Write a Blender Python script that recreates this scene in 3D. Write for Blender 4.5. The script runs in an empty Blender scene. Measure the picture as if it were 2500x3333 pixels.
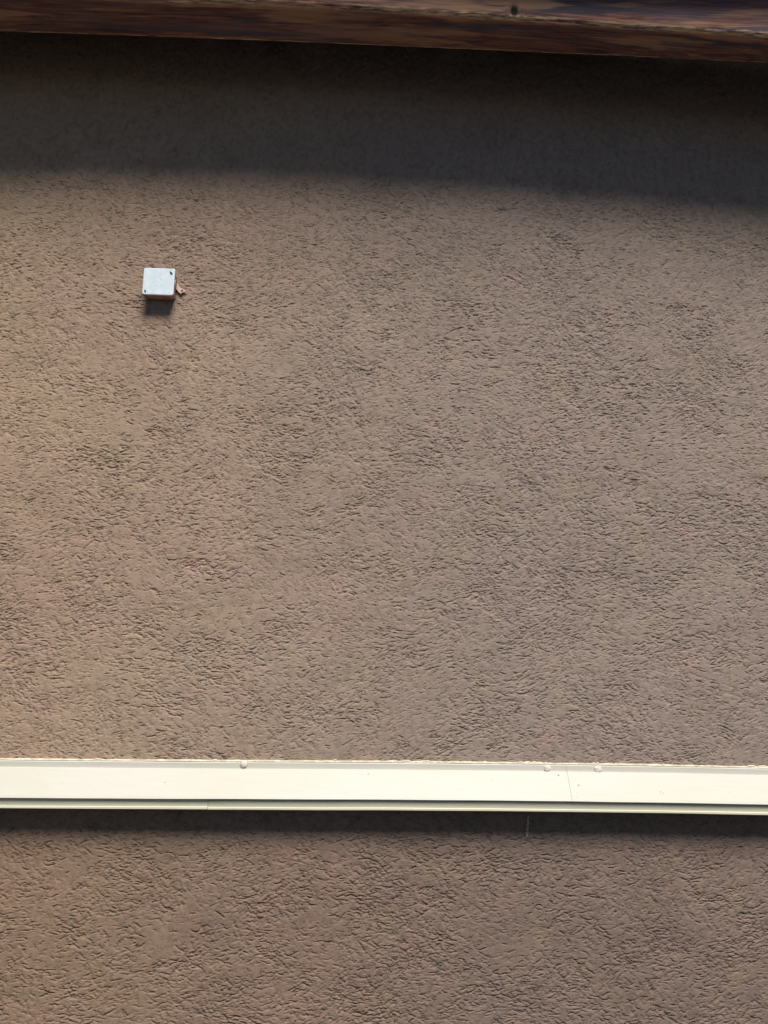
import bpy, bmesh, math, random
from mathutils import Vector, noise
rnd = random.Random(7)
S = bpy.context.scene
C = S.collection
rad = math.radians

# ------------------------------------------------------------------ camera
EYE = 1.60           # eye height above the ground
DIST = 1.87          # camera to wall
pitch, yaw, roll = rad(11.5), rad(2.25), rad(0.75)
cam = bpy.data.cameras.new("camera")
camo = bpy.data.objects.new("camera", cam)
C.objects.link(camo)
f = Vector((math.sin(yaw)*math.cos(pitch), math.cos(yaw)*math.cos(pitch), math.sin(pitch)))
r = Vector((math.cos(yaw), -math.sin(yaw), 0))
u = r.cross(f)
r2 = r*math.cos(roll)+u*math.sin(roll)
u2 = -r*math.sin(roll)+u*math.cos(roll)
from mathutils import Matrix
M = Matrix((( r2.x, u2.x, -f.x, 0), (r2.y, u2.y, -f.y, -DIST), (r2.z, u2.z, -f.z, EYE), (0, 0, 0, 1)))
camo.matrix_world = M
cam.sensor_fit = 'VERTICAL'
cam.sensor_height = 24
cam.lens = 24*2566/3333
cam.clip_start = 0.02
cam.clip_end = 500
S.camera = camo

# ------------------------------------------------------------------ light
w = bpy.data.worlds.new("World")
S.world = w
w.use_nodes = True
nt = w.node_tree
bg = nt.nodes["Background"]
sky = nt.nodes.new("ShaderNodeTexSky")
sky.sky_type = 'NISHITA'
sky.sun_disc = False
SUN_EL, SUN_AZ = rad(57), rad(14)    # azimuth: slightly to the right of the wall normal
sky.sun_elevation = SUN_EL
sky.sun_rotation = math.pi - SUN_AZ
sky.air_density = 0.7
sky.ozone_density = 3.5
sky.dust_density = 0.3
nt.links.new(sky.outputs[0], bg.inputs[0])
bg.inputs[1].default_value = 0.05
sl = bpy.data.lights.new("sun", 'SUN')
sl.energy = 5.0
sl.angle = rad(25)
sl.color = (1.0, 0.955, 0.90)
so = bpy.data.objects.new("sun", sl)
C.objects.link(so)
d = Vector((math.sin(SUN_AZ)*math.cos(SUN_EL), -math.cos(SUN_AZ)*math.cos(SUN_EL), math.sin(SUN_EL)))  # towards the sun
so.rotation_euler = d.to_track_quat('Z', 'Y').to_euler()
so.location = (0, -6, 8)
S.view_settings.view_transform = 'Standard'
S.view_settings.look = 'None'
S.view_settings.gamma = 1
S.view_settings.use_curve_mapping = False
S.view_settings.exposure = 0.36
S.render.engine = 'CYCLES'

# ------------------------------------------------------------------ node helpers
class N:
    def __init__(s, name, rough=0.8, spec=0.3):
        s.m = bpy.data.materials.new(name); s.m.use_nodes = True
        s.t = s.m.node_tree
        s.b = s.t.nodes["Principled BSDF"]
        s.b.inputs["Roughness"].default_value = rough
        s.b.inputs["Specular IOR Level"].default_value = spec
    def n(s, typ, ins=None, **kw):
        x = s.t.nodes.new(typ)
        for k, v in kw.items(): setattr(x, k, v)
        for k, v in (ins or {}).items(): s.put(x.inputs[k], v)
        return x
    def put(s, sock, v):
        if isinstance(v, bpy.types.NodeSocket): s.t.links.new(v, sock)
        else: sock.default_value = v
    def math(s, op, a, b=0.0, c=None, clamp=False):
        x = s.t.nodes.new("ShaderNodeMath"); x.operation = op; x.use_clamp = clamp
        s.put(x.inputs[0], a); s.put(x.inputs[1], b)
        if c is not None: s.put(x.inputs[2], c)
        return x.outputs[0]
    def vmath(s, op, a, b=(0, 0, 0), scale=None):
        x = s.t.nodes.new("ShaderNodeVectorMath"); x.operation = op
        s.put(x.inputs[0], a)
        if op != 'SCALE': s.put(x.inputs[1], b)
        if scale is not None: s.put(x.inputs["Scale"], scale)
        return x.outputs[0]
    def coord(s): return s.n("ShaderNodeTexCoord").outputs["Object"]
    def map(s, v, loc=(0, 0, 0), rot=(0, 0, 0), sc=(1, 1, 1)):
        return s.n("ShaderNodeMapping", {"Vector": v, "Location": loc, "Rotation": rot, "Scale": sc}).outputs[0]
    def noise(s, v, sc, det=2, rough=0.5, dist=0.0, out=0):
        return s.n("ShaderNodeTexNoise", {"Vector": v, "Scale": sc, "Detail": det, "Roughness": rough, "Distortion": dist}).outputs[out]
    def ss(s, v, a, b, lo=0.0, hi=1.0):
        x = s.n("ShaderNodeMapRange", {"Value": v, "From Min": a, "From Max": b, "To Min": lo, "To Max": hi})
        x.interpolation_type = 'SMOOTHSTEP'
        return x.outputs[0]
    def lin(s, v, a, b, lo=0.0, hi=1.0):
        return s.n("ShaderNodeMapRange", {"Value": v, "From Min": a, "From Max": b, "To Min": lo, "To Max": hi}).outputs[0]
    def mix(s, fac, a, b, mode='MIX'):
        x = s.n("ShaderNodeMix", data_type='RGBA', blend_type=mode)
        s.put(x.inputs[0], fac)
        for i, v in ((6, a), (7, b)):
            if isinstance(v, tuple) and len(v) == 3: v = (*v, 1)
            s.put(x.inputs[i], v)
        return x.outputs[2]
    def bump(s, h, dist, strength=1.0, normal=None):
        x = s.n("ShaderNodeBump", {"Height": h, "Distance": dist, "Strength": strength})
        if normal: s.put(x.inputs["Normal"], normal)
        return x.outputs[0]
    def done(s, col=None, normal=None, rough=None):
        if col is not None:
            if isinstance(col, tuple) and len(col) == 3: col = (*col, 1)
            s.put(s.b.inputs["Base Color"], col)
        if normal is not None: s.put(s.b.inputs["Normal"], normal)
        if rough is not None: s.put(s.b.inputs["Roughness"], rough)
        return s.m

# ------------------------------------------------------------------ stucco paint (the relief itself is geometry)
def stucco():
    k = N("worm_track_render", 0.85, 0.15)
    P = k.coord()
    sx = k.n("ShaderNodeSeparateXYZ", {0: P})
    Q = k.n("ShaderNodeCombineXYZ", {0: sx.outputs[0], 1: 0.0, 2: sx.outputs[2]}).outputs[0]
    big = k.noise(Q, 1.5, 3, .55, .3)
    c = k.mix(k.ss(big, .35, .65), (.328, .229, .166), (.342, .245, .165))
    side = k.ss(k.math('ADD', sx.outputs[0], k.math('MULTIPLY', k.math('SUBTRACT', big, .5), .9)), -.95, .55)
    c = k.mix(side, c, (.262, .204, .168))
    blot = k.noise(k.map(Q, loc=(7, 3, 2)), 9, 4, .65, .6)
    c = k.mix(k.ss(blot, .52, .72, 0, .30), c, (.345, .268, .170))
    c = k.mix(k.ss(blot, .46, .28, 0, .28), c, (.395, .245, .200))
    grain = k.noise(P, 700, 2, .6)
    c = k.mix(k.ss(grain, .60, .75, 0, .35), c, (.43, .35, .28))
    c = k.mix(k.ss(grain, .40, .27, 0, .45), c, (.20, .15, .12))
    # hair-fine tears between the tracks, too small for the mesh
    wv = k.vmath('ADD', Q, k.vmath('SCALE', k.vmath('SUBTRACT', k.noise(Q, 13, 1, .5, out=1), (.5, .5, .5)), scale=.06))
    tn = k.noise(k.map(wv, sc=(1, 1, 1.7)), 150, 1.5, .6)
    tear = k.math('MULTIPLY', k.ss(k.math('ABSOLUTE', k.math('SUBTRACT', tn, .5)), 0, .045, 1, 0), k.ss(k.noise(k.map(Q, loc=(3, 0, 9)), 60, 1, .5), .45, .58))
    nb = k.bump(tear, .0007, 1.0); k.t.nodes[-1].invert = True
    # shade painted into the colour below the moulding; cloudy float marks all over
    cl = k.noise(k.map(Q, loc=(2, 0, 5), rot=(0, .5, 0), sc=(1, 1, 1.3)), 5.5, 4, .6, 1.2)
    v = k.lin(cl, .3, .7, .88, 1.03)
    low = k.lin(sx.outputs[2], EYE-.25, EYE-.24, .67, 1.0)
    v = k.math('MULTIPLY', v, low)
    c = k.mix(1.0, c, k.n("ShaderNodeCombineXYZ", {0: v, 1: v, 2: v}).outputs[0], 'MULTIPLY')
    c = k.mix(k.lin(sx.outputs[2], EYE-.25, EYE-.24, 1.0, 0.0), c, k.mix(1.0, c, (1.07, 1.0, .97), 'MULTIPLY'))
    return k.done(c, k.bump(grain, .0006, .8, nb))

def cream(name, base, grime, gs=.35):
    k = N(name, .55, .35)
    P = k.coord()
    n = k.noise(k.map(P, sc=(1, 3, 3)), 2.2, 4, .6)
    c = k.mix(k.ss(n, .42, .68, 0, gs), base, grime)
    n2 = k.noise(k.map(P, sc=(.4, 1, 1)), 40, 4, .65)
    c = k.mix(k.ss(n2, .52, .75, 0, .25), c, grime)
    h = k.math('ADD', k.noise(P, 300, 3, .6), k.math('MULTIPLY', k.noise(k.map(P, sc=(1, 4, 4)), 14, 2), 2.0))
    return k.done(c, k.bump(h, .0005, .7))

def wood():
    k = N("stained_beam_wood", .5, .08)
    P = k.coord()
    wv = k.vmath('ADD', P, k.vmath('SCALE', k.vmath('SUBTRACT', k.noise(k.map(P, sc=(1, 4, 4)), 2.5, 2, .5, out=1), (.5, .5, .5)), scale=.035))
    g = k.noise(k.map(wv, sc=(1.3, 55, 55)), 3.0, 5, .68)
    g2 = k.noise(k.map(wv, sc=(1.6, 120, 120)), 2.2, 4, .8)
    c = k.mix(k.ss(g, .34, .66), (.040, .023, .023), (.24, .098, .072))
    c = k.mix(k.ss(g2, .55, .72, 0, .55), c, (.62, .38, .22))
    big = k.noise(k.map(P, sc=(1, 6, 6)), 2.0, 3, .6)
    c = k.mix(k.ss(big, .50, .66, 0, .75), c, (.10, .068, .075))
    # long black stain patches
    st = k.noise(k.map(P, loc=(4, 0, 0), sc=(1, 14, 14)), 3.2, 3, .55)
    c = k.mix(k.ss(st, .54, .60, 0, .9), c, (.055, .048, .062))
    wm = k.noise(k.map(P, loc=(9, 1, 3), sc=(1, 10, 10)), 3.0, 3, .6)
    c = k.mix(k.ss(wm, .50, .62, 0, .6), c, (.42, .23, .12))
    gr = k.noise(k.map(P, loc=(1, 5, 0), sc=(.8, 3, 3)), 2.6, 3, .5)
    c = k.mix(k.ss(gr, .50, .70, 0, .4), c, (.17, .11, .125))
    # worn pale wood along the arris and the rear lower edge (vertex attribute)
    at = k.n("ShaderNodeAttribute", attribute_name="wear").outputs["Fac"]
    wn = k.noise(k.map(P, sc=(1, 9, 9)), 22, 4, .7)
    wf = k.math('MULTIPLY', k.ss(wn, .40, .60), at, clamp=True)
    c = k.mix(wf, c, (.72, .50, .30))
    un = k.n("ShaderNodeAttribute", attribute_name="worn_bounce").outputs["Fac"]      # underside: bounce light painted in as brighter colour, plus grey wear of the stain
    un = k.math('MULTIPLY', un, k.ss(k.noise(k.map(P, sc=(1, 8, 8)), 3, 3, .6), .30, .60, .35, .9))
    c = k.mix(un, c, k.mix(.20, k.mix(1.0, c, (1.5, 1.5, 1.5), 'MULTIPLY'), (.20, .16, .15)))
    kn = k.n("ShaderNodeAttribute", attribute_name="knot").outputs["Fac"]
    c = k.mix(k.ss(kn, .2, .7), c, (.002, .002, .002))
    h = k.math('ADD', g, k.math('MULTIPLY', g2, .6))
    return k.done(c, k.bump(h, .0022, .9), k.lin(g, .3, .7, .42, .62))

def plain(name, col, var=.15, sc=30, rough=.6, spec=.35, bump=.0004, grime=None, gf=.3):
    k = N(name, rough, spec)
    P = k.coord()
    n = k.noise(P, sc, 4, .6)
    a = tuple(v*(1-var) for v in col); b = tuple(min(1, v*(1+var)) for v in col)
    c = k.mix(k.ss(n, .35, .65), a, b)
    if grime: c = k.mix(k.ss(k.noise(P, sc*1.7, 5, .7, .6), .50, .68, 0, gf), c, grime)
    return k.done(c, k.bump(k.noise(P, sc*12, 3, .6), bump, .8))

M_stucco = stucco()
M_face = cream("moulding_paint", (.475, .455, .395), (.435, .43, .335), .5)
M_cove = cream("moulding_cove_paint", (.52, .50, .37), (.45, .45, .30), .5)
M_seal = plain("caulk", (.50, .455, .34), .2, 60, .7, .3, .0008)
M_filler = plain("filler_plaster", (.64, .60, .52), .08, 120, .9, .1, .0012, (.42, .38, .30), .4)
M_chip = plain("white_chip_plaster", (.72, .66, .56), .1, 120, .9, .1, .001)
M_wood = wood()
M_deck = plain("dark_stained_boards", (.035, .020, .014), .3, 9, .6, .3)
M_cover = plain("chalky_white_plastic", (.60, .69, .725), .05, 45, .5, .4, .0003, (.46, .50, .42), .6)
M_body = plain("pinkish_overpainted_plastic", (.46, .265, .225), .15, 40, .6, .3, .0004, (.30, .16, .11), .5)
M_dark = plain("rusty_dark_screw", (.030, .022, .018), .3, 200, .6, .5)
M_rust = plain("rusted_lug_screw", (.16, .085, .06), .3, 300, .7, .4)
M_speck = plain("fly_specks", (.10, .085, .07), .2, 300, .9, .1)
M_ground = plain("worn_asphalt", (.045, .046, .049), .2, 6, .95, .1, .003)

# ------------------------------------------------------------------ object helpers
def link(name, bm, mat, parent=None, smooth=False, loc=None):
    me = bpy.data.meshes.new(name)
    bmesh.ops.recalc_face_normals(bm, faces=bm.faces)
    bm.to_mesh(me); bm.free()
    me.materials.append(mat)
    for p in me.polygons: p.use_smooth = smooth
    o = bpy.data.objects.new(name, me)
    C.objects.link(o)
    if parent: o.parent = parent
    if loc: o.location = loc
    return o
def thing(name, label, cat, loc=(0, 0, 0), group=None):
    o = bpy.data.objects.new(name, None); C.objects.link(o)
    o.location = loc; o.empty_display_size = .1
    o["label"] = label; o["category"] = cat
    if group: o["group"] = group
    return o
def box(bm, x0, x1, y0, y1, z0, z1):
    vs = [bm.verts.new((x, y, z)) for x in (x0, x1) for y in (y0, y1) for z in (z0, z1)]
    for q in ((0, 1, 3, 2), (4, 6, 7, 5), (0, 4, 5, 1), (2, 3, 7, 6), (0, 2, 6, 4), (1, 5, 7, 3)):
        bm.faces.new([vs[i] for i in q])
def sweep(bm, prof, xs, fn=None, cap=True):
    """closed profile [(y,z)] swept along x; fn(x,i,y,z) -> (x,y,z)"""
    rings = []
    for x in xs:
        rings.append([bm.verts.new(fn(x, i, y, z) if fn else (x, y, z)) for i, (y, z) in enumerate(prof)])
    n = len(prof)
    for a, b in zip(rings, rings[1:]):
        for i in range(n):
            bm.faces.new((a[i], a[(i+1) % n], b[(i+1) % n], b[i]))
    if cap:
        bm.faces.new(rings[0]); bm.faces.new(rings[-1])
    return rings
def frange(a, b, st):
    n = max(1, int(round((b-a)/st)))
    return [a+(b-a)*i/n for i in range(n+1)]

X0, X1 = -4.2, 4.6
# ------------------------------------------------------------------ ground
bm = bmesh.new(); s = 150
v = [bm.verts.new(p) for p in ((-s, -s, 0), (s, -s, 0), (s, s, 0), (-s, s, 0))]
bm.faces.new(v)
g = link("ground", bm, M_ground); g["kind"] = "structure"

# ------------------------------------------------------------------ house wall
import numpy as np
def render_relief():
    """height field of the hand-floated render: thousands of dragged-grain tracks, metres"""
    R = np.random.default_rng(11)
    px = .0008
    ax, az, bx_, bz = -1.75, .60, 1.90, 3.30
    nx, nz = int((bx_-ax)/px), int((bz-az)/px)
    def smooth_noise(step, seed):
        q = np.random.default_rng(seed)
        gx, gz = int((bx_-ax)/step)+4, int((bz-az)/step)+4
        G = q.standard_normal((gz, gx)).astype(np.float32)
        def f(x, z):
            u = np.clip((x-ax)/step+.5, 0, gx-2.01); v = np.clip((z-az)/step+.5, 0, gz-2.01)
            i = u.astype(np.int32); j = v.astype(np.int32); a = u-i; b = v-j
            a = a*a*(3-2*a); b = b*b*(3-2*b)
            return (G[j, i]*(1-a)+G[j, i+1]*a)*(1-b)+(G[j+1, i]*(1-a)+G[j+1, i+1]*a)*b
        return f
    n1, n2, n3, n4 = smooth_noise(.23, 1), smooth_noise(.09, 2), smooth_noise(.035, 3), smooth_noise(.05, 4)
    def field(x, z):    # direction the float travelled in
        g_ = 1+.8*np.clip((1.7-z)/.7, 0, 1); return .03 + g_*(.42*n1(x, z) + .42*n2(x, z)) + .22*n3(x, z)
    X, Z, A, K, LEN, DEP, WID = [], [], [], [], [], [], []
    # free tracks everywhere
    n = 180000
    x = R.uniform(ax, bx_, n); z = R.uniform(az, bz, n)
    dens = n2(x+.3, z)*.5+n1(x, z+.4)*.35+n3(x, z)*.35
    keep = dens > R.normal(-.85, .50, n)
    x, z = x[keep], z[keep]; n = len(x)
    X.append(x); Z.append(z); A.append(field(x, z)+R.normal(0, .30, n)+(R.random(n) < .12)*R.uniform(-1.5, 1.5, n))
    K.append(R.normal(0, 28, n)); LEN.append(.0036+R.gamma(2.0, .0027, n)); DEP.append(.25+.85*R.random(n)**1.6); WID.append(R.uniform(.65, 1.0, n))
    # sweeps of the float: bundles of concentric arcs
    for i in range(2100):
        cx, cz = R.uniform(ax-.05, bx_+.05), R.uniform(az-.05, bz+.05)
        rad_ = R.uniform(.02, .16) if i % 3 else R.uniform(.10, .30)
        a0 = R.uniform(0, 6.28); span = R.uniform(.5, 2.0); m = int(R.uniform(14, 75)*(.4+rad_*5))
        th = a0+R.uniform(0, span, m); rr = rad_*(1+R.normal(0, .13, m))
        X.append(cx+rr*np.cos(th)); Z.append(cz+rr*np.sin(th)); A.append(th+np.pi/2+R.normal(0, .13, m))
        K.append(1/np.maximum(rr, .012)+R.normal(0, 8, m)); LEN.append(.005+R.gamma(2.2, .0040, m)); DEP.append(R.uniform(.5, 1.5, m)); WID.append(R.uniform(.68, 1.08, m))
    # a few long gouges
    m = 260
    x = R.uniform(ax, bx_, m); z = R.uniform(az, bz, m)
    X.append(x); Z.append(z); A.append(field(x, z)+R.normal(0, .45, m)); K.append(R.normal(0, 16, m)); LEN.append(R.uniform(.02, .055, m)); DEP.append(R.uniform(.8, 1.3, m)); WID.append(R.uniform(.8, 1.2, m))
    # tight curls where a stone rolled
    m = 900
    X.append(R.uniform(ax, bx_, m)); Z.append(R.uniform(az, bz, m)); A.append(R.uniform(0, 6.28, m)); K.append(R.choice([-1, 1], m)*R.uniform(90, 260, m)); LEN.append(R.uniform(.008, .022, m)); DEP.append(R.uniform(.5, 1.0, m)); WID.append(R.uniform(.7, 1.0, m))
    X, Z, A, K, LEN, DEP, WID = [np.concatenate(q) for q in (X, Z, A, K, LEN, DEP, WID)]
    low = Z < 1.33         # the coat under the moulding was floated with a coarser, rounder hand
    LEN = np.where(low, LEN*1.25, LEN); DEP = np.where(low, DEP*1.05, DEP); WID = np.where(low, WID*1.12, WID)
    A = np.where(low & (R.random(len(Z)) < .5), A+R.normal(0, .8, len(Z)), A)
    drop_ = low & (R.random(len(Z)) < .12)
    X, Z, A, K, LEN, DEP, WID = [q[~drop_] for q in (X, Z, A, K, LEN, DEP, WID)]
    step = .0009
    H = np.zeros(nx*nz, np.float32); T = np.zeros(nx*nz, np.float32)
    x, z, a = X.copy(), Z.copy(), A.copy()
    wob = R.normal(0, 1, len(x)); live = np.arange(len(x)); t = 0.0
    k = K.copy(); s = np.zeros(len(x))
    while len(live):
        L = LEN[live]; f_ = s[live]/L
        amp = DEP[live]*np.minimum(1, np.minimum(f_*5+.25, (1-f_)*3.2+.1))*(1+.25*np.sin(s[live]*900+wob[live]*5))
        cx = (x[live]-ax)/px; cz = (z[live]-az)/px
        ix = np.floor(cx).astype(np.int64); iz = np.floor(cz).astype(np.int64)
        w_ = WID[live]
        for dj in range(-3, 5):
            for di in range(-3, 5):
                jx = ix+di; jz = iz+dj
                ok = (jx >= 0) & (jx < nx) & (jz >= 0) & (jz < nz)
                d2 = ((jx-cx)**2+(jz-cz)**2)
                g = amp*np.exp(-d2/(2*w_*w_)); rim = amp*.24*np.exp(-d2/(2*(2.2*w_)**2))
                idx = (jz*nx+jx)[ok]
                np.maximum.at(H, idx, g[ok].astype(np.float32))
                np.maximum.at(T, idx, rim[ok].astype(np.float32))
        k[live] += R.normal(0, 30, len(live)); k[live] += (K[live]-k[live])*.12
        a[live] += k[live]*step
        x[live] += np.cos(a[live])*step; z[live] += np.sin(a[live])*step; s[live] += step
        live = live[s[live] < LEN[live]]
    H = (T-H*1.35).reshape(nz, nx)*.0027
    # lumpy grain between the tracks
    q = R.standard_normal((nz, nx)).astype(np.float32)
    def blur(a, r_):
        for ax_ in (0, 1):
            for _ in range(2):
                c = np.cumsum(a, axis=ax_, dtype=np.float64)
                a = ((np.roll(c, -r_, ax_)-np.roll(c, r_, ax_))/(2*r_)).astype(np.float32)
        return a
    l1 = blur(q, 2); l1 /= l1.std(); l2 = blur(q, 6); l2 /= l2.std(); l3 = blur(q, 30); l3 /= l3.std()
    H += .00006*l1+.00012*l2+.00045*l3
    return H, px, ax, az
def sample(H, px, ax, az, xs_, zs_):
    nz, nx = H.shape
    u = (np.array(xs_)-ax)/px; v = (np.array(zs_)-az)/px
    iu = np.clip(np.floor(u).astype(int), 0, nx-2); iv = np.clip(np.floor(v).astype(int), 0, nz-2)
    fu = np.clip(u-iu, 0, 1)[None, :]; fv = np.clip(v-iv, 0, 1)[:, None]
    a = H[np.ix_(iv, iu)]*(1-fu)+H[np.ix_(iv, iu+1)]*fu
    b = H[np.ix_(iv+1, iu)]*(1-fu)+H[np.ix_(iv+1, iu+1)]*fu
    o = a*(1-fv)+b*fv
    m = ((np.array(xs_) > ax) & (np.array(xs_) < ax+nx*px))[None, :] & ((np.array(zs_) > az) & (np.array(zs_) < az+nz*px))[:, None]
    return np.where(m, o, 0)
H_, px_, ax_, az_ = render_relief()
gx = frange(X0, -1.75, .2)[:-1]+frange(-1.75, -1.03, .0080)[:-1]+frange(-1.03, 1.19, .0027)[:-1]+frange(1.19, 1.9, .0080)[:-1]+frange(1.9, X1, .2)
gz = frange(-.02, .60, .1)[:-1]+frange(.60, .82, .006)[:-1]
z = .82
while z < 2.87:
    if 1.305 < z < 1.395: z += .006; gz.append(z); continue      # behind the moulding
    gz.append(z); z += .00105+.00040*(z-.82)/2.2
gz += frange(z, 3.30, .005)[:-1]+frange(3.30, 3.62, .06)
gx, gz = np.array(gx), np.unique(np.array(gz))
HH = sample(H_, px_, ax_, az_, gx, gz)
nxv, nzv = len(gx), len(gz)
co = np.empty((nzv, nxv, 3), np.float32)
co[..., 0] = gx[None, :]; co[..., 1] = -HH; co[..., 2] = gz[:, None]
idx = np.arange(nxv*nzv, dtype=np.int32).reshape(nzv, nxv)
quads = np.stack([idx[:-1, :-1], idx[:-1, 1:], idx[1:, 1:], idx[1:, :-1]], -1).reshape(-1, 4)
# solid wall behind: back face and four edges
nb = nxv*nzv
back = np.array([(X0, .3, -.02), (X1, .3, -.02), (X1, .3, 3.62), (X0, .3, 3.62)], np.float32)
verts = np.concatenate([co.reshape(-1, 3), back])
rim = [list(idx[0, :])+[nb+1, nb], list(idx[-1, ::-1])+[nb+3, nb+2], list(idx[::-1, 0])+[nb, nb+3], list(idx[:, -1])+[nb+2, nb+1], [nb+3, nb+2, nb+1, nb][::-1]]
loops = np.concatenate([quads.ravel()]+[np.array(p_, np.int32) for p_ in rim])
counts = np.concatenate([np.full(len(quads), 4, np.int32), np.array([len(p_) for p_ in rim], np.int32)])
starts = np.concatenate([[0], np.cumsum(counts)[:-1]]).astype(np.int32)
me = bpy.data.meshes.new("stucco_wall")
me.vertices.add(len(verts)); me.vertices.foreach_set("co", verts.ravel())
me.loops.add(len(loops)); me.loops.foreach_set("vertex_index", loops.astype(np.int32))
me.polygons.add(len(counts)); me.polygons.foreach_set("loop_start", starts)
sm = np.ones(len(counts), bool); sm[-5:] = False
me.polygons.foreach_set("use_smooth", sm)
me.update(calc_edges=True)
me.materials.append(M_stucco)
print("wall quads", len(quads))
wall = bpy.data.objects.new("stucco_wall", me); C.objects.link(wall)
wall["label"] = "brown stucco house wall covered in swirling worm-track grooves"
wall["category"] = "wall"

# ------------------------------------------------------------------ moulding
def sag(x):      # the strip is not quite straight: it drops a little past the middle
    t = min(max((x-.05)/.9, 0), 1.6)
    return -.0042*t*t + .0008*math.sin(x*3.1+.4)
mould = thing("wall_moulding", "cream painted horizontal moulding strip across the brown stucco wall", "moulding", (0, 0, EYE))
J_up = [X0, -2.31, .4965, 2.6, X1]
J_lo = [X0, -1.6, -.3035, 1.9, X1]
# profile in (protrusion, z relative to the eye): flange, sloping face, nose
up_prof = [(.001, -.2000), (.0085, -.2005), (.0115, -.2030), (.0120, -.2150), (.0165, -.2163), (.0190, -.2172),
           (.0520, -.2690), (.0545, -.2735), (.0525, -.2758), (.0470, -.2770), (.001, -.2770)]
lo_prof = [(.001, -.2772), (.0500, -.2772), (.0490, -.2790), (.0482, -.2830), (.0476, -.2880), (.0476, -.2912), (.0490, -.2926),
           (.0492, -.2962), (.0480, -.2976), (.001, -.2985)]
def msweep(prof, a, b, seed, skew=0.0, drop=0.0):
    bm = bmesh.new()
    P = [(-p, z) for p, z in prof]
    def fn(x, i, y, z):
        dz = sag(x) + drop + .0005*noise.noise(Vector((x*6, seed+i*.3, 0)))
        dy = .0006*noise.noise(Vector((x*4, seed+5+i*.2, 0))) if y < -.002 else 0
        return (x, y+dy, z+dz)
    sweep(bm, P, frange(a, b, .04), fn)
    return bm
for i in range(4):
    o = link("upper_section", msweep(up_prof, J_up[i]+.0002, J_up[i+1]-.0002, i*3.1), M_face, mould)
    o = link("lower_section", msweep(lo_prof, J_lo[i]+.0004, J_lo[i+1]-.0004, 40+i*3.1, drop=(.0007 if i == 1 else 0)), M_cove, mould)
# bead of caulk and smeared render along the top of the flange
bm = bmesh.new()
def bead(x, i, y, z):
    n = noise.noise(Vector((x*18, 2.2, 0)))*.6 + noise.noise(Vector((x*70, 7.2, 0)))*.4
    if z > -.1985: z += .0022*n
    return (x, y-.0009*n if y < -.001 else y, z+sag(x))
sweep(bm, [(.0, -.1972), (-.0035, -.1974), (-.0075, -.1982), (-.0098, -.1996), (-.0098, -.2009), (.0, -.2009)], frange(X0, X1, .008), bead)
link("caulk_bead", bm, M_seal, mould, True)
# loose white chips sitting on the bead
bm = bmesh.new()
def chip(x, z, y, sx, sz, sy=.0018):
    m = Matrix.Translation((x, y, z)) @ Matrix.Diagonal((sx, sy, sz, 1))
    rr = bmesh.ops.create_icosphere(bm, subdivisions=2, radius=1, matrix=m)
    for v in rr['verts']:
        k = .35*noise.noise(v.co*330)
        c = Vector((x, y, z)); v.co = c+(v.co-c)*(1+k)
for x, l in ((.393, .006), (.408, .008), (.424, .006), (.436, .008), (.451, .004), (.560, .006), (.572, .003), (.725, .004), (.93, .010), (.955, .012), (.985, .012), (1.01, .008),
             (-.56, .010), (-.30, .006), (.10, .013), (.13, .01), (.175, .013), (.31, .006), (-.03, .005)):
    chip(x, -.1968+sag(x)+rnd.uniform(-.0006, .0010), -.0060, l, .0011+rnd.random()*.0007)
o = link("plaster_chips", bm, M_chip, mould, True); o["kind"] = "stuff"
# dabs of filler over the fixings
for x, z, sd, R_ in ((-.234, -.2062, 1, .0088), (.4535, -.2098, 2, .0082), (.5695, -.2112, 3, .0092)):
    bm = bmesh.new()
    rr = bmesh.ops.create_icosphere(bm, subdivisions=4, radius=1)
    for v in bm.verts:
        p = v.co.copy()
        k = 1+.16*noise.noise(p*1.7+Vector((sd*9, 0, 0)))+.16*noise.noise(p*4.5+Vector((sd*5, 0, 0)))
        v.co = Vector((p.x*R_*.95*k, p.y*.0042*(k+.35*noise.noise(p*7+Vector((sd, 0, 0)))), p.z*R_*.98*k))
    o = link("filler_dab", bm, M_filler, mould, True, (x, -.0115, z))
# fly specks and dirt dots on the sloping face
bm = bmesh.new()
def on_face(x, t):  # t 0 top .. 1 bottom
    return Vector((x, -(.0190+(.0520-.0190)*t)-.0004, -.2172+(-.2690+.2172)*t+sag(x)))
sp = [(-.625, .5, .0009), (-.402, .48, .0012), (.045, .12, .0014), (.195, .26, .0009), (.322, .30, .0009), (.475, .10, .0021), (.452, .30, .0010),
      (.517, .47, .0026), (.506, .93, .0012), (.70, .68, .0022), (.705, .73, .0016), (.965, .45, .0011), (-.9, .3, .001), (-.1, .8, .0006), (.25, .7, .0006)]
for i in range(45): sp.append((rnd.uniform(-1.6, 1.9), rnd.random(), rnd.uniform(.0003, .0006)))
for x, t, sz in sp:
    sz *= .75
    c = on_face(x, t)
    m = Matrix.Translation(c) @ Matrix.Rotation(rad(-57), 4, 'X') @ Matrix.Diagonal((sz, .0003, sz*rnd.uniform(.7, 1.3), 1))
    bmesh.ops.create_icosphere(bm, subdivisions=1, radius=1, matrix=m)
o = link("dirt_specks", bm, M_speck, mould, True); o["kind"] = "stuff"

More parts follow.
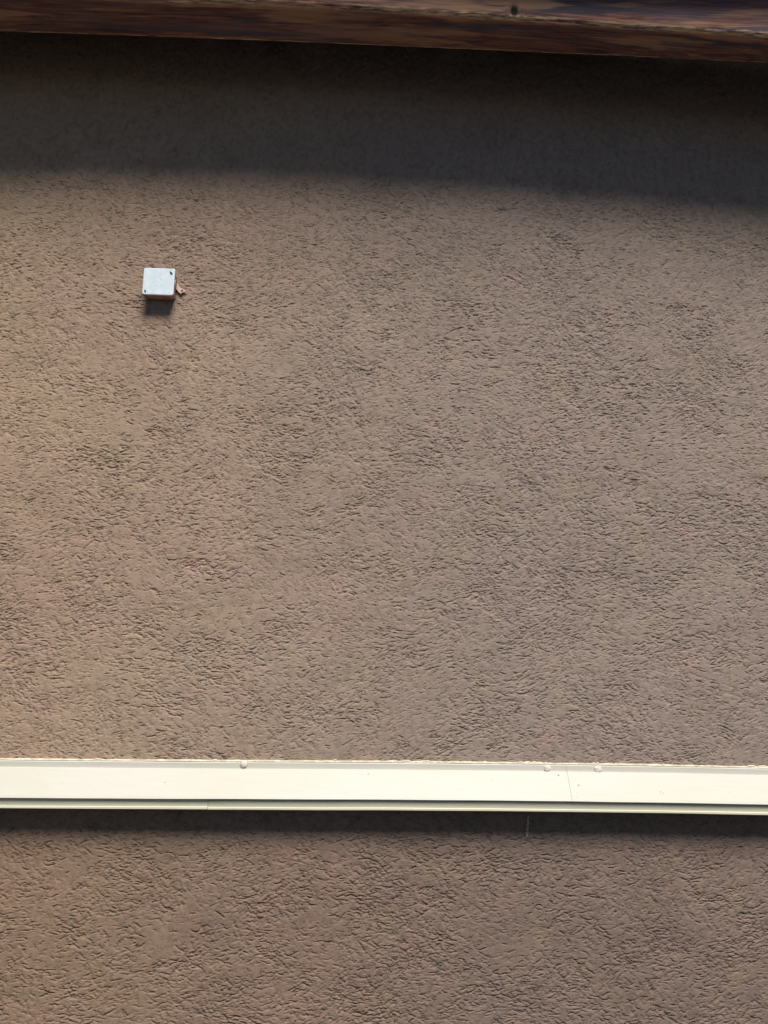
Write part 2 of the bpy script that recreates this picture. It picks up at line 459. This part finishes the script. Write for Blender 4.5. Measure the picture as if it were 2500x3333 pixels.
# run of plaster down the render below the strip
bm = bmesh.new()
for i in range(34):
    t = i/33
    x = .4085 - .004*t + .0016*math.sin(i*1.3)
    z = -.316 - .042*t
    if noise.noise(Vector((i*.61, 3, 0))) < -.12: continue
    R_ = (.0025-.0009*t)*rnd.uniform(.5, 1.1)
    m = Matrix.Translation((x+rnd.uniform(-.0012, .0012), -.0006, z)) @ Matrix.Diagonal((R_, .0014, R_*1.4, 1))
    rr = bmesh.ops.create_icosphere(bm, subdivisions=2, radius=1, matrix=m)
    for v in rr['verts']: v.co.x += .0008*noise.noise(v.co*500)
o = link("plaster_drip", bm, plain("dusty_plaster", (.38, .34, .24), .15, 120, .9, .1), None, True, (0, 0, EYE))
o["label"] = "thin pale plaster drip on the dark wall just under the moulding strip"
o["category"] = "drip"

# ------------------------------------------------------------------ junction box
jb = thing("junction_box", "small square junction box with white cover and pinkish sides on the stucco", "junction box", (-.4985, 0, EYE+.949))
W2, H2, DP = .0387, .0362, .040
def rrect(w, h, r, n=6):
    pts = []
    for cx, cz, a0 in ((w-r, h-r, 0), (-w+r, h-r, 90), (-w+r, -h+r, 180), (w-r, -h+r, 270)):
        for i in range(n+1):
            a = rad(a0+90*i/n); pts.append((cx+r*math.cos(a), cz+r*math.sin(a)))
    return pts
def loft(bm, loops):
    R_ = [[bm.verts.new((x, y, z)) for x, z in pts] for y, pts in loops]
    n = len(R_[0])
    for a, b in zip(R_, R_[1:]):
        for i in range(n): bm.faces.new((a[i], a[(i+1) % n], b[(i+1) % n], b[i]))
    return R_
# body: slightly tapered tub, with knock-outs
bm = bmesh.new()
L = loft(bm, [(-.0005, rrect(W2-.0045, H2-.0045, .005)), (-.012, rrect(W2-.0042, H2-.0042, .005)), (-.0335, rrect(W2-.0026, H2-.0026, .005)), (-.0345, rrect(W2-.0035, H2-.0035, .005)),
              (-.0345, rrect(W2-.006, H2-.006, .004)), (-.006, rrect(W2-.007, H2-.007, .004))])
bm.faces.new(L[0]); bm.faces.new(L[-1])
body = link("box_body", bm, M_body, jb, False, (.0022, 0, 0))
# blanking rings of the cable entries (bottom and right side)
for px, pz, ax in ((0, -H2+.0030, 'B'), (W2-.0030, .002, 'R')):
    bm = bmesh.new()
    bmesh.ops.create_cone(bm, cap_ends=True, segments=28, radius1=.0118, radius2=.0112, depth=.0035)
    bmesh.ops.inset_region(bm, faces=[f for f in bm.faces if len(f.verts) > 4 and f.calc_center_median().z > 0], thickness=.002, depth=-.0012)
    for v in bm.verts:
        a, b, c = v.co
        v.co = (px+a, -.0185+b, pz-c) if ax == 'B' else (px+c, -.0185+a, pz+b)
    link("cable_entry", bm, M_body, body)
# cover with two open corner slots
bm = bmesh.new()
def slot(cx, cz, l, w, a, sd):
    pts = []
    for i in range(14):
        t = 2*math.pi*i/14
        x, z = l*math.cos(t), w*math.sin(t)*(1+.45*math.cos(t))
        k = 1+.15*math.sin(i*2.1+sd)
        pts.append((cx+(x*math.cos(a)-z*math.sin(a))*k, cz+(x*math.sin(a)+z*math.cos(a))*k))
    return pts
slots = [slot(.0290, .0235, .0058, .0027, rad(-58), 1), slot(-.0312, -.0275, .0048, .0022, rad(-80), 3)]
front = [rrect(W2-.0016, H2-.0016, .0045)] + slots
edges = []; fl = []
for pts in front:
    vs = [bm.verts.new((x, -.0395, z)) for x, z in pts]; fl.append(vs)
    edges += [bm.edges.new((vs[i], vs[(i+1) % len(vs)])) for i in range(len(vs))]
bmesh.ops.triangle_fill(bm, edges=edges, use_beauty=True)
def skirt(vs, dst, y):
    nv = [bm.verts.new((x, y, z)) for x, z in dst]
    for i in range(len(vs)): bm.faces.new((vs[i], vs[(i+1) % len(vs)], nv[(i+1) % len(vs)], nv[i]))
    return nv
a = skirt(fl[0], rrect(W2-.0005, H2-.0005, .005), -.0390)
a = skirt(a, rrect(W2, H2, .0052), -.0380)
a = skirt(a, rrect(W2, H2, .0052), -.0345)
a = skirt(a, rrect(W2-.003, H2-.003, .004), -.0345)
for vs, pts in zip(fl[1:], slots): skirt(vs, pts, -.0360)
cov = link("cover", bm, M_cover, jb)
for (cx, cz, a) in ((.0305, .0245, rad(-58)), (-.0325, -.0315, rad(-80))):
    bm = bmesh.new()
    bmesh.ops.create_cone(bm, cap_ends=True, segments=16, radius1=.0070, radius2=.0070, depth=.001)
    for v in bm.verts: v.co = (cx+v.co.x, -.0366+v.co.z, cz+v.co.y)
    link("screw", bm, M_dark, cov)
bm = bmesh.new()    # shallow moulded dimple, lower right corner
bmesh.ops.create_cone(bm, cap_ends=True, segments=16, radius1=.0026, radius2=.0022, depth=.0006)
for v in bm.verts: v.co = (.0292+v.co.x, -.0397-v.co.z, -.0275+v.co.y)
link("screw_cap", bm, M_cover, cov)
# fixing lug on the wall at the right, bent down, with its screw
bm = bmesh.new()
out = [(.0330, .0165), (.0395, .0120), (.0435, .0045), (.0485, .0000), (.0560, -.0035), (.0625, -.0085), (.0600, -.0112), (.0545, -.0125), (.0490, -.0160), (.0440, -.0115), (.0395, -.0055), (.0330, -.0040)]
va = [bm.verts.new((x, -.0045-.08*max(0, x-.04), z)) for x, z in out]
vb = [bm.verts.new((x, -.0020-.08*max(0, x-.04), z)) for x, z in out]
bm.faces.new(va); bm.faces.new(vb)
for i in range(len(out)): bm.faces.new((va[i], va[(i+1) % len(out)], vb[(i+1) % len(out)], vb[i]))
lug = link("fixing_lug", bm, plain("pale_pink_lug_plastic", (.60, .43, .36), .1, 60, .6, .3), jb)
bm = bmesh.new()
bmesh.ops.create_uvsphere(bm, u_segments=16, v_segments=8, radius=1, matrix=Matrix.Translation((.0530, -.0058, -.0075)) @ Matrix.Diagonal((.0030, .0014, .0030, 1)))
link("screw", bm, M_rust, lug, True)
jb.rotation_euler = (0, rad(.3), 0)
jb.scale = (1, .87, 1)

# ------------------------------------------------------------------ eaves beam
bm = bmesh.new()
ZB = EYE+1.555
wl = bm.verts.layers.float.new("wear"); kl = bm.verts.layers.float.new("knot"); ul = bm.verts.layers.float.new("worn_bounce")
prof = []
# closed profile: (depth in front of wall, z above ZB, wear)
def seg(a, b, n):
    for i in range(n): prof.append((a[0]+(b[0]-a[0])*i/n, a[1]+(b[1]-a[1])*i/n, a[2] if i == 0 else (a[2]+(b[2]-a[2])*i/n)))
seg((.048, .0035, 1.0), (.053, 0, 1.4), 1)
seg((.053, 0, 1.4), (.056, 0, .0), 1)
seg((.056, 0, .0), (.150, .000, .0), 12)
seg((.150, .000, .2), (.1555, .0015, .9), 2)
seg((.1555, .0015, .9), (.161, .006, 1), 2)
seg((.161, .006, 1), (.1635, .013, .2), 3)
seg((.1635, .013, 0), (.165, .150, 0), 22)
seg((.165, .150, 0), (.160, .160, 0), 2)
seg((.160, .160, 0), (.050, .160, 0), 3)
seg((.048, .160, 0), (.048, .0035, 0), 4)
KX, KZ = .362, .021
xs = frange(X0, -1.3, .08)[:-1]+frange(-1.3, 1.5, .007)[:-1]+frange(1.5, X1, .08)
rings = []
for x in xs:
    ring = []
    for i, (dd, z, wr) in enumerate(prof):
        front = min(1, max(0, (dd-.06)/.09))
        lowf = max(0, 1-z/.05)
        ar = lowf*front
        fr = (dd-.053)/.112          # 0 at the wall side, 1 at the front
        q = max(-1.3, min(1.6, x-.05)); lin_ = (x-.05)-q
        back_ = .152+.018*(x-.05)+.019*q*q; front_ = .262-.001*(x-.05)+.012*q*q
        D_ = back_+(front_-back_)*fr + ( .0035*noise.noise(Vector((x*1.9, 1.5, 0)))+.0010*noise.noise(Vector((x*14, 2.5, z*40))))*front
        Z_ = z - .014*(x-.05) - .022*q*q + .0022*noise.noise(Vector((x*1.5, 8.5, dd*6))) + .0007*noise.noise(Vector((x*26, 4.4, dd*80)))
        kk = 0
        if dd > .155 and z < .12:
            e = ((x-KX)/.0105)**2+((z-KZ)/.017)**2
            kk = math.exp(-e*1.1)
            D_ -= .004*kk; D_ += .0015*math.exp(-((math.sqrt(e)-1.7)**2)*3)
        wv = wr*(.75+.5*noise.noise(Vector((x*3.3, 11+dd*4, 0))))
        v = bm.verts.new((x, -D_, ZB+Z_)); v[wl] = max(0, wv); v[kl] = kk; v[ul] = 1.0 if (z < .003 and dd < .157) else 0.0
        ring.append(v)
    rings.append(ring)
n = len(prof)
for a, b in zip(rings, rings[1:]):
    for i in range(n): bm.faces.new((a[i], a[(i+1) % n], b[(i+1) % n], b[i]))
bm.faces.new(rings[0]); bm.faces.new(rings[-1])
beam = link("eaves_beam", bm, M_wood, None, True)
beam["label"] = "dark brown stained timber beam with a knot running above the stucco wall"
beam["category"] = "beam"

# ------------------------------------------------------------------ roof boards above the beam (out of frame, they shade the wall)
rb = thing("roof_overhang", "dark timber roof boards overhanging above the eaves beam", "roof", (0, 0, ZB+.172))
rb.rotation_euler = (0, rad(1.1), 0)
y = -.370
while y < .28:
    bm = bmesh.new(); box(bm, X0, X1, y, y+.118, .0, .022)
    bmesh.ops.bevel(bm, geom=bm.edges[:], offset=.002, segments=1)
    link("roof_board", bm, M_deck, rb); y += .1195
